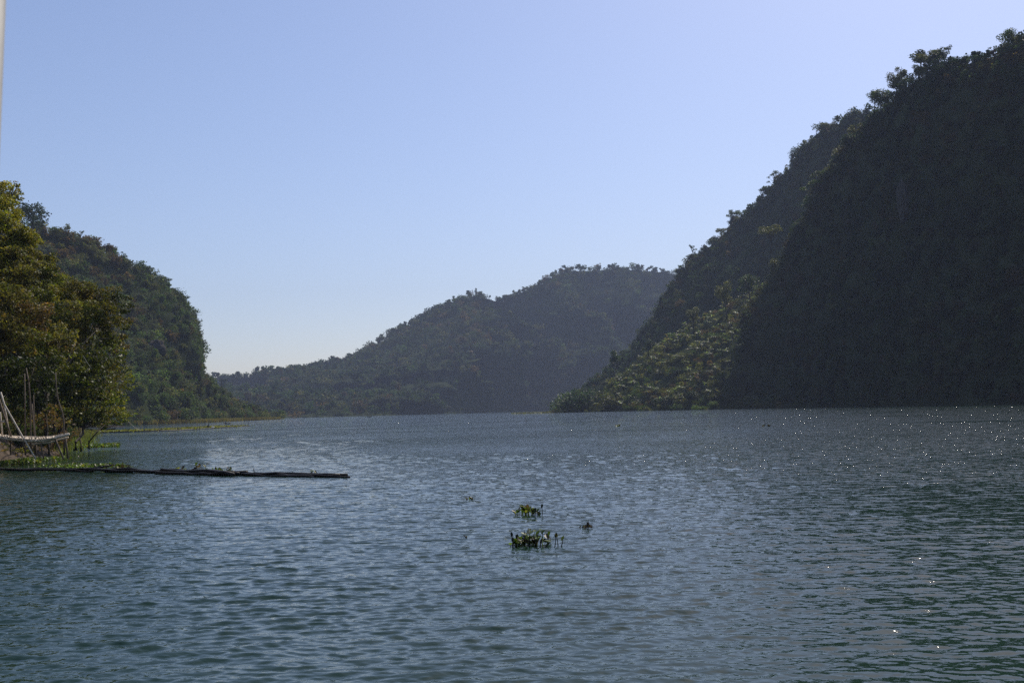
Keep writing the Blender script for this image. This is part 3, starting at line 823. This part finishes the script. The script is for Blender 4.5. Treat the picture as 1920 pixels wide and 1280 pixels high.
for i in range(58):
    px = -58 + i * 2.75 + rj.normal(0, .5)
    py = np.interp(px, [-60, 0, 45, 72, 87, 100], [815.5, 820, 825, 826, 825, 822.5])
    a = J(px, py - 2.0 + rj.normal(0, .35), -.12 + rj.normal(0, .08)); b = J(px + rj.normal(0, 1.5), py - 5.2 + rj.normal(0, .5), 1.85 + rj.normal(0, .1))
    dk.tube([a, b], [rj.uniform(.028, .045)] * 2, 5)
dk.build('deck', M_bamboo, jet)
for q0, q1, r, dy in (((76, 830), (82, 857), .05, .1), ((104, 824), (119.5, 858), .06, 0), ((122, 817), (127.5, 856), .065, .5), ((67, 830), (67.5, 850), .045, 1.6),
                      ((47, 826), (47, 846), .05, 1.7), ((59, 829), (59.5, 846), .04, 1.7), ((20, 824), (20, 850), .05, 1.6), ((-25, 820), (-24, 862), .06, 0), ((95, 826), (95.5, 838), .035, 1.7)):
    jpart('leg', [J(q0[0], q0[1], dy), J(q1[0], q1[1] + 3, dy)], r, M_bamboo_dk)
for q, r, dy in ((((1, 735), (8, 758), (42, 818), (67, 860)), .055, -.15), (((-3, 745), (8, 780), (15, 800), (22, 821)), .06, .3), (((3, 740), (11, 775), (19, 819)), .05, .5), (((0, 772), (5, 818)), .055, .6)):
    jpart('brace', [J(x, y, dy) for x, y in q], r, M_bamboo if r < .058 else M_bamboo_dk)
jpart('crossbar', [J(1.5, 790.5, .35), J(12, 790, .35)], .07)
jpart('crossbar', [J(2, 748, .2), J(8, 742, .2)], .03)
for q, r, dy, lb in (
        ([(46, 700), (47, 760), (48, 822)], .055, 2.6, 'straight brown bamboo pole, leftmost of the group standing behind the jetty'),
        ([(49, 690), (54, 716), (57, 760), (57.5, 822)], .06, 2.9, 'bamboo pole forked near its top, behind the jetty deck'),
        ([(60, 757), (62.5, 790), (65.5, 822)], .05, 2.4, 'pale short bamboo pole leaning out of the group behind the jetty'),
        ([(63, 740), (64, 780), (66.5, 822)], .04, 2.9, 'thinnest brown pole, rightmost of the group behind the jetty'),
        ([(104, 698), (105, 722), (108.5, 748), (112.5, 762), (117, 774), (119.5, 790), (120.5, 816)], .055, .8, 'crooked bent pole rising from the outer end of the jetty')):
    p0 = J(*q[-1], dy); p0.z = min(p0.z, .9)
    e = empty('bamboo_pole', p0, lb, 'pole')
    jpart('shaft', [p0 + Vector((0, 0, -.4))] + [J(x, y, dy) for x, y in q[::-1]], r, M_bamboo_dk, parent=e, taper=.6)
    if 'forked' in lb: jpart('branch', [J(54, 716, dy), J(60, 702, dy), J(63, 690, dy)], .03, M_bamboo_dk, parent=e)
rk = MB(); rkrng = np.random.default_rng(2)
u_ = np.linspace(0, math.pi, 12); v_ = np.linspace(0, 2 * math.pi, 19)[:-1]
V = []
for a in u_:
    for b in v_:
        d = Vector((math.sin(a) * math.cos(b), math.sin(a) * math.sin(b), math.cos(a)))
        V.append(Vector((d.x * .85, d.y * .7, d.z * .62)) * (1 + .25 * fbm(d * 1.7, 4)))
Q = [(i * 18 + j, (i + 1) * 18 + j, (i + 1) * 18 + (j + 1) % 18, i * 18 + (j + 1) % 18) for i in range(11) for j in range(18)]
rk.add([tuple(x) for x in V], Q)
p0 = wat(-10, 861); p0.z = .25
o = rk.build('boulder', M_boulder, smooth=True); o.location = p0
tag(o, 'pinkish boulder at the left edge below the jetty', 'boulder')

# ------------------------------------------------------------------ near trees on the left bank
def near_tree(name, label, base, lobes, leaf, dens, tints, tr, seed, cat='tree', group='trees on the near bank', gloss=False, bark=None, wts=None, extra=()):
    """lobes: (px, py, Y, radius m, flatness); limbs run from the trunk to each lobe"""
    rng = np.random.default_rng(seed)
    base = Vector(base)
    root = empty(name, base, label, cat, group)
    LB = [(at(px, py, Y), r, fl) for px, py, Y, r, fl in lobes]
    cx = sum((c for c, r, f in LB), Vector()) / len(LB)
    topz = min(c.z for c, r, f in LB); fork = Vector((base.x * .6 + cx.x * .4, base.y * .6 + cx.y * .4, base.z + max(.8, (topz - base.z) * .75)))
    tk = MB()
    midp = base * .5 + fork * .5 + Vector((rng.normal(0, .15), rng.normal(0, .15), 0))
    tk.tube([base + Vector((0, 0, -.6)), base, midp, fork], [tr * 1.5, tr * 1.1, tr * .9, tr * .75], 9)
    Cs, Bs, Ts = [], [], []
    pal = np.array(tints)
    for c, r, fl in LB:
        m_ = fork * .5 + c * .5 + Vector((rng.normal(0, .2) * r, rng.normal(0, .2) * r, -.12 * (c - fork).length))
        rr = tr * min(.5, .28 + .12 * r)
        tk.tube([fork + Vector((0, 0, -.1)), m_, c], [rr, rr * .65, rr * .3], 6)
        nsub = max(8, int(18 * r)); lt = pal[rng.choice(len(pal), p=wts)]
        for k in range(nsub):
            d = Vector(rng.normal(size=3)).normalized(); d.z = d.z * .9 + .12
            sc_ = Vector((d.x * r, d.y * r, d.z * r * fl)) * rng.uniform(.55, 1.0)
            q = c + sc_
            if rng.uniform() < .35: tk.tube([c, c * .45 + q * .55 + Vector((0, 0, -.06 * r)), q], [rr * .25, rr * .14, .008], 4)
            sr_ = r * rng.uniform(.24, .44)
            n = max(10, int(dens * sr_ * sr_ * rng.uniform(.6, 1.3)))
            e = rng.normal(size=(n, 3)); e = unit(e) * rng.uniform(.25, 1, (n, 1)) ** .5
            P = np.array(q) + e * np.array((sr_, sr_, sr_ * .7 * fl))
            Cs.append(P); Bs.append(unit(e + .6 * np.array(d) + np.array((0, 0, .5))))
            b = lt * .65 + pal[rng.choice(len(pal), p=wts)] * .35
            Ts.append(shade_tints(n, b * math.exp(rng.normal(0, .2)), rng, .3))
    C = np.concatenate(Cs); B = np.concatenate(Bs); T = np.concatenate(Ts)
    V, Q = leaf_quads(C, leaf * rng.uniform(.6, 1.35, len(C)), rng, B, .7, .42)
    np_mesh('crown', V - np.array(base), Q, M_leaf_gloss if gloss else M_leaf, root, T)
    for pts, r in extra:
        tk.tube([at(*p) for p in pts], [r * (1 - .75 * i / (len(pts) - 1)) for i in range(len(pts))], 6)
    tk.build('trunk', bark or M_bark, root)
    return root
gY = np.array((.22, .20, .025)); gG = np.array((.12, .135, .022)); gO = np.array((.15, .13, .03)); gB = np.array((.14, .085, .032)); gD = np.array((.035, .046, .013)); gR = np.array((.13, .055, .03))  # gD darkened to paint shadow into the hollows under the trees
def foot(px, Y, z): return Vector(((px - 960) / F * Y, Y, z))
near_tree('bamboo_thicket', 'yellow-green feathery thicket topping the near bank at the left edge', foot(-20, 100, 2.0),
    [(-30, 380, 100, 2.6, 1.0), (5, 400, 99, 1.7, 1.1), (0, 450, 97, 2.3, 1), (-40, 470, 98, 2.6, 1), (30, 470, 98, 1.5, 1), (-10, 520, 96, 2.3, 1), (20, 365, 101, 1.1, 1.1)], .16, 230, [gY, gY, gG, gO], .16, 1)
near_tree('leafy_tree', 'green tree with layered crown right of the yellow-green thicket', foot(70, 96, 2.0),
    [(48, 452, 98, 1.6, .7), (45, 485, 96, 1.7, .8), (80, 492, 97, 1.3, .7), (82, 530, 95, 1.7, .8), (112, 530, 97, 1.2, .7), (55, 555, 94, 1.8, .8), (120, 560, 95, 1.4, .8)], .13, 260, [gG, gY, gG, gO], .17, 2)
near_tree('leafy_tree', 'rust-tinged tree leaning out over the water at the right of the near bank', foot(110, 84, 1.6),
    [(150, 545, 90, 1.4, .8), (185, 555, 90, 1.6, .8), (220, 572, 90, 1.2, .8), (205, 600, 88, 1.5, .9), (160, 600, 87, 1.6, .9), (228, 610, 90, .8, .9), (190, 640, 88, 1.3, .8), (225, 650, 90, .8, .8), (135, 620, 86, 1.5, .9)],
    .13, 200, [gO, gB, gG, gD], .15, 3, wts=[.35, .27, .25, .13],
    extra=[([(95, 735, 80), (120, 690, 81), (150, 655, 83), (185, 636, 84), (205, 634, 84)], .10), ([(120, 690, 81), (135, 660, 82), (160, 640, 83), (178, 622, 84)], .07), ([(110, 705, 80), (128, 672, 81), (140, 640, 82)], .06)])
near_tree('leafy_tree', 'dense brownish tree at the left edge above the jetty', foot(10, 74, 1.6),
    [(-25, 560, 78, 1.9, .9), (25, 570, 78, 1.7, .9), (60, 600, 77, 1.5, .9), (0, 620, 76, 1.7, .9), (-40, 650, 76, 1.9, .9), (40, 640, 75, 1.4, .9)], .12, 230, [gO, gB, gG, gD], .15, 4, wts=[.3, .25, .3, .15])
near_tree('leafy_tree', 'dark green tree between the leaning tree and the edge tree', foot(85, 78, 1.6),
    [(85, 600, 82, 1.6, .9), (110, 640, 80, 1.5, .9), (80, 660, 78, 1.4, .9), (120, 585, 84, 1.4, .8), (100, 700, 78, 1.2, .9)], .12, 230, [gD, gG, gO, gB], .14, 5, wts=[.4, .3, .2, .1])
near_tree('leafy_bush', 'glossy dark-leaved bush hanging low behind the crooked pole', foot(140, 76, 1.0),
    [(140, 690, 77, 1.3, .9), (175, 680, 78, 1.3, .9), (205, 700, 80, 1.1, .9), (165, 730, 77, 1.2, .9), (195, 745, 79, 1.0, .9), (135, 750, 76, 1.1, .9), (215, 665, 82, .9, .9), (150, 770, 77, 1.0, .9), (180, 772, 78, 1.0, .8), (110, 745, 75, 1.0, .9), (205, 770, 80, .8, .7), (150, 710, 76, 1.1, .9), (185, 715, 78, 1.1, .9), (165, 655, 79, 1.1, .9), (215, 725, 82, 1.0, .9), (225, 690, 84, .8, .9), (150, 790, 77, .9, .6), (180, 788, 79, .9, .6), (125, 785, 76, .9, .7), (205, 788, 82, .7, .6)], .115, 200, [gD, gG, gO], .09, 6, 'bush', gloss=True)
near_tree('leafy_bush', 'bright yellow-green shrub at the outer edge of the near trees', foot(165, 97, .6),
    [(235, 700, 97, .75, 1), (240, 725, 97, .7, .9), (228, 750, 97, .9, .8), (238, 775, 97, .8, .6), (215, 772, 97, 1.0, .8), (205, 735, 96, .9, 1), (190, 780, 97, .9, .8), (170, 765, 96, .9, .9), (222, 790, 97, .8, .5), (195, 796, 96, .9, .5), (244, 712, 97, .6, .9)], .11, 210, [gY, gG], .06, 7, 'bush')
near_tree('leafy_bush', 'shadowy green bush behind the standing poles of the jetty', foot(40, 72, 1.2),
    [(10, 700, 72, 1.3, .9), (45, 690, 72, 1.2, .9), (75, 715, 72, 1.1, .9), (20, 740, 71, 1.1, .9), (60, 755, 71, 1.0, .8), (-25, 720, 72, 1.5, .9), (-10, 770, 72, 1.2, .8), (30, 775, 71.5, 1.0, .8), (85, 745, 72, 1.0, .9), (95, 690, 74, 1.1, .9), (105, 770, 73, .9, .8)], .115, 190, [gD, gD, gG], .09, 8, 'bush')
near_tree('leafy_bush', 'reddish-brown dry bush on the bank behind the jetty deck', foot(90, 70, .9),
    [(85, 785, 70, .75, .8), (105, 795, 70, .6, .7), (68, 795, 70, .6, .7), (120, 790, 71, .6, .7), (40, 795, 70, .7, .7), (98, 770, 71, .7, .8)], .08, 230, [gR, gB, gO], .05, 9, 'bush')
near_tree('leafy_bush', 'olive bush low on the bank behind the tall grass', foot(150, 80, .8),
    [(150, 780, 82, 1.0, .7), (175, 785, 84, .8, .7), (135, 775, 80, .9, .8), (195, 790, 88, .7, .6)], .10, 200, [gO, gG, gB], .05, 10, 'bush')
near_tree('leafy_bush', 'small fresh green bush under the jetty beside the boulder', foot(40, 66, .2),
    [(45, 843, 66, .35, .7), (38, 846, 66, .35, .6), (55, 848, 66, .3, .6), (20, 845, 66.5, .4, .6), (5, 838, 67, .5, .6)], .06, 260, [gG, gY, gD], .02, 11, 'bush')
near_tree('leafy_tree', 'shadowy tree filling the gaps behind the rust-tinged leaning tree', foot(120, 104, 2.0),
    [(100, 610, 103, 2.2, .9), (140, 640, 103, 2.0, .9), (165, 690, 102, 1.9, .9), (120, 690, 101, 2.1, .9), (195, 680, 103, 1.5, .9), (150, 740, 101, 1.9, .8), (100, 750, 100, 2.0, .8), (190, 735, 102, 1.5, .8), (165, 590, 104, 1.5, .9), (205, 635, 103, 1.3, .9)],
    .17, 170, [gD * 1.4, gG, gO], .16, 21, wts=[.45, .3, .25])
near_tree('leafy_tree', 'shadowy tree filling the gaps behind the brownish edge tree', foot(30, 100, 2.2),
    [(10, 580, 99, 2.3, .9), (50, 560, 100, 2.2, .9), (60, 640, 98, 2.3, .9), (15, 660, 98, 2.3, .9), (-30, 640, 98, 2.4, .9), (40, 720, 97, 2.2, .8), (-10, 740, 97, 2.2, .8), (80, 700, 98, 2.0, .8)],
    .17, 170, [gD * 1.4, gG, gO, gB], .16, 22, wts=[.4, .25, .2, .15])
near_tree('leafy_tree', 'olive tree joining the layered green tree to the leaning tree', foot(100, 90, 1.8),
    [(70, 560, 91, 1.5, .9), (110, 560, 92, 1.5, .9), (145, 575, 92, 1.3, .9), (95, 595, 89, 1.4, .9), (40, 520, 93, 1.6, .9), (75, 510, 95, 1.3, .9), (138, 545, 94, .9, .9)],
    .13, 220, [gO, gG, gY * .8, gB], .13, 23, wts=[.4, .3, .2, .1])
# litter of fallen leaves on the bank under the trees
sp_ = bank.pick(5200, rw, .0, .35, .1, .55)
V, Q = leaf_quads(sp_ + np.array((0, 0, .06)), rw.uniform(.07, .16, len(sp_)), rw, np.tile(np.array((0, 0, 1.0)), (len(sp_), 1)), 1.2)
tag(np_mesh('leaf_litter', V, Q, M_leaf, None, shade_tints(len(Q), gB * .8 + gO * .3, rw, .4)), 'brown fallen leaves and weeds covering the near bank', 'leaf litter', None, 'stuff')

# rope from the trees down to the raft
a, b = at(156, 668, 70), shore(264, 224, .3)
pts = [a + (b - a) * (i / 14) + Vector((0, 0, -1.1 * math.sin(math.pi * i / 14))) for i in range(15)]
mb = MB(); mb.tube(pts, .03, 5)
tag(mb.build('rope', M_rope, loc=a), 'long pale rope running from the near trees down to the weed raft', 'rope')

# ------------------------------------------------------------------ boats and people
def hull(L, w, h, rise, n=16):
    """open country boat along x, pointed and raised at both ends"""
    mb = MB(); V = []; pr = [(-1, 1), (-.86, .45), (-.45, .08), (0, 0), (.45, .08), (.86, .45), (1, 1), (.9, .96), (.72, .45), (.35, .16), (0, .12), (-.35, .16), (-.72, .45), (-.9, .96)]
    for i in range(n + 1):
        t = i / n * 2 - 1; b = max(.03, (1 - abs(t) ** 2.6)) * w / 2; z0 = rise * abs(t) ** 2.4
        for y, z in pr: V.append((t * L / 2, y * b, z0 * (1 if z > .3 else .9) + z * h))
    m_ = len(pr); Q = [(i * m_ + k, (i + 1) * m_ + k, (i + 1) * m_ + (k + 1) % m_, i * m_ + (k + 1) % m_) for i in range(n) for k in range(m_)]
    mb.add(V, Q); return mb
def boat(label, loc, rz, L, w, h, rise, thw=2, group=None):
    e = empty('wooden_boat', loc, label, 'boat', group); e.rotation_euler.z = rz
    V = hull(L, w, h, rise)
    np_mesh('hull', np.concatenate(V.v), np.concatenate(V.q), M_boat, e, smooth=True)
    for i in range(thw):
        mb = MB(); mb.box(((i - (thw - 1) / 2) * L * .3, 0, h * .75), .22, w * .8, .04)
        np_mesh('thwart', np.concatenate(mb.v), np.concatenate(mb.q), M_boat, e)
    return e
def person(label, loc, joints, edges, radii, rz, parts=()):
    """one continuous skinned body; joints in metres, pelvis first"""
    me = bpy.data.meshes.new('person'); me.from_pydata(joints, edges, []); me.materials.append(M_cloth)
    o = bpy.data.objects.new('person', me); COL.objects.link(o); o.location = loc; o.rotation_euler.z = rz
    sk = o.modifiers.new('skin', 'SKIN'); sk.use_smooth_shade = True
    for v, r in zip(me.skin_vertices[0].data, radii): v.radius = (r, r)
    me.skin_vertices[0].data[0].use_root = True
    sb = o.modifiers.new('sub', 'SUBSURF'); sb.levels = sb.render_levels = 1
    hp = Vector(joints[5]); mb = MB(); R_ = .112
    V = []
    for a in np.linspace(0, math.pi * .55, 6):
        for b in np.linspace(0, 2 * math.pi, 13)[:-1]: V.append((hp.x - .015 + R_ * math.sin(a) * math.cos(b), hp.y + R_ * .9 * math.sin(a) * math.sin(b), hp.z + .02 + R_ * 1.1 * math.cos(a)))
    Q = [(i * 12 + j, (i + 1) * 12 + j, (i + 1) * 12 + (j + 1) % 12, i * 12 + (j + 1) % 12) for i in range(5) for j in range(12)]
    np_mesh('hair', np.array(V), np.array(Q), M_wet, o, smooth=True)
    return tag(o, label, 'person')
#            pelvis         belly          chest          neck          head base      crown of head   shoulders L/R           elbows                 hands                  hips                 knees                 feet
SQUAT = [(0, 0, .22), (.06, 0, .36), (.16, 0, .52), (.22, 0, .62), (.27, 0, .69), (.31, 0, .80), (.16, .17, .56), (.16, -.17, .56), (.34, .19, .36), (.34, -.19, .36), (.54, .12, .20), (.54, -.12, .20),
         (.02, .1, .22), (.02, -.1, .22), (.36, .16, .38), (.36, -.16, .38), (.20, .15, .05), (.20, -.15, .05), (.36, .16, .03), (.36, -.16, .03)]
SIT = [(0, 0, .10), (0, 0, .26), (.02, 0, .45), (.03, 0, .57), (.04, 0, .63), (.06, 0, .77), (.02, .18, .50), (.02, -.18, .50), (.10, .25, .26), (.10, -.25, .26), (.30, .20, .20), (.30, -.20, .20),
       (.02, .1, .10), (.02, -.1, .10), (.40, .13, .26), (.40, -.13, .26), (.42, .13, -.05), (.42, -.13, -.05), (.56, .13, -.08), (.56, -.13, -.08)]
EDG = [(0, 1), (1, 2), (2, 3), (3, 4), (4, 5), (2, 6), (2, 7), (6, 8), (7, 9), (8, 10), (9, 11), (0, 12), (0, 13), (12, 14), (13, 15), (14, 16), (15, 17), (16, 18), (17, 19)]
RAD = [.13, .125, .14, .055, .075, .085, .065, .065, .045, .045, .034, .034, .09, .09, .065, .065, .042, .042, .035, .035]
yp = 246.0
pp = shore(387.5, yp, .30)
person('person in dark clothes squatting and bending forward on the weed raft', pp, SQUAT, EDG, RAD, .25)
sk_ = MB(); c = shore(397.5, 248, .32)
V = []
for i, z in enumerate((0, .06, .13, .17)):
    for k_ in range(12):
        a = k_ * math.pi / 6; r_ = (.36, .40, .30, .08)[i] * (1 + .1 * math.sin(3 * a + i)); V.append((r_ * math.cos(a), r_ * .7 * math.sin(a), z))
Q = [(i * 12 + j, i * 12 + (j + 1) % 12, (i + 1) * 12 + (j + 1) % 12, (i + 1) * 12 + j) for i in range(3) for j in range(12)]
sk_.add(V, Q); o = sk_.build('sack', M_white, smooth=True); o.location = c
tag(o, 'white sack lying on the weed raft beside the squatting person', 'sack')
b2 = shore(425, 425, -.06)
boat('short dark boat with upturned ends just beyond the weed raft', b2, rad(20), 2.3, .8, .34, .22, 2)
person('person sitting at one end of the short dark boat', b2 + Vector((-.72, -.22, .30)), SIT, EDG, RAD, rad(20))
b1 = shore(190, 285, -.08)
boat('long low dark boat moored behind the near end of the weed raft', b1, rad(3), 7.2, 1.1, .38, .25, 3)
person('person sitting low in the middle of the long moored boat', b1 + Vector((.1, 0, .26)), SIT, EDG, RAD, rad(180))
b3 = shore(690, 925, -.1)
boat('tiny distant boat with passengers crossing below the far ridge', b3, rad(8), 4.2, 1.3, .5, .35, 2)
for dx, r_ in ((-1.0, 0), (-.1, 180), (.9, 0)):
    person('passenger sitting in the tiny distant boat', b3 + Vector((dx, 0, .38)), SIT, EDG, RAD, rad(r_ + 8))['group'] = 'passengers in the distant boat'
for px, Y, h, lb in ((463.5, 286, 2.0, 'thin stake standing in the outer end of the weed raft'), (369, 243, 1.4, 'left one of two short stakes standing in the raft behind the person'), (373.5, 244, 1.3, 'right one of two short stakes standing in the raft behind the person')):
    p0 = shore(px, Y, 0); mb = MB(); mb.tube([p0 + Vector((0, 0, -.3)), p0 + Vector((.02, 0, h * .5)), p0 + Vector((0, 0, h))], [.045, .04, .03], 6)
    tag(mb.build('stake', M_wet, loc=p0), lb, 'stake')

# ------------------------------------------------------------------ pole of the viewer's own boat
cp_ = MB(); Yp = 1.35
e0, e1 = at(6.5, 0, Yp), at(0, 160, Yp)
d = (e0 - e1).normalized(); side = Vector((-1, 0, 0)); r_ = .032
top = e0 + side * r_ + d * .5; low = top - d * ((top.z - .1) / d.z)
cp_.tube([low, low * .5 + top * .5, top], [r_, r_, r_], 20)
t = empty('canopy_pole', low, 'pale painted pole blurred at the upper left edge', 'pole'); cp_.build('shaft', M_pole, t, smooth=True)
for k_ in (.3,):
    q = low + (top - low) * k_; mb = MB(); mb.tube([q - d * .02, q + d * .02], [r_ * 1.12] * 2, 20); mb.build('collar', M_bark, t, smooth=True)

# ------------------------------------------------------------------ haze: one closed box of even air, sky outside
def build_haze():
    m, nt, out = new_mat('haze_air')
    pv = N(nt, 'ShaderNodeVolumePrincipled')
    pv.inputs['Color'].default_value = (.63, .73, .96, 1)
    pv.inputs['Density'].default_value = 0.00011
    pv.inputs['Anisotropy'].default_value = .0
    nt.links.new(pv.outputs[0], out.inputs['Volume'])
    V = [(x, y, z) for z in (-8, 540) for x, y in ((-4700, -4700), (4700, -4700), (4700, 4700), (-4700, 4700))]
    Q = [(3, 2, 1, 0), (4, 5, 6, 7), (0, 1, 5, 4), (1, 2, 6, 5), (2, 3, 7, 6), (3, 0, 4, 7)]
    tag(np_mesh('haze', np.array(V), np.array(Q), m), kind='stuff')
build_haze()
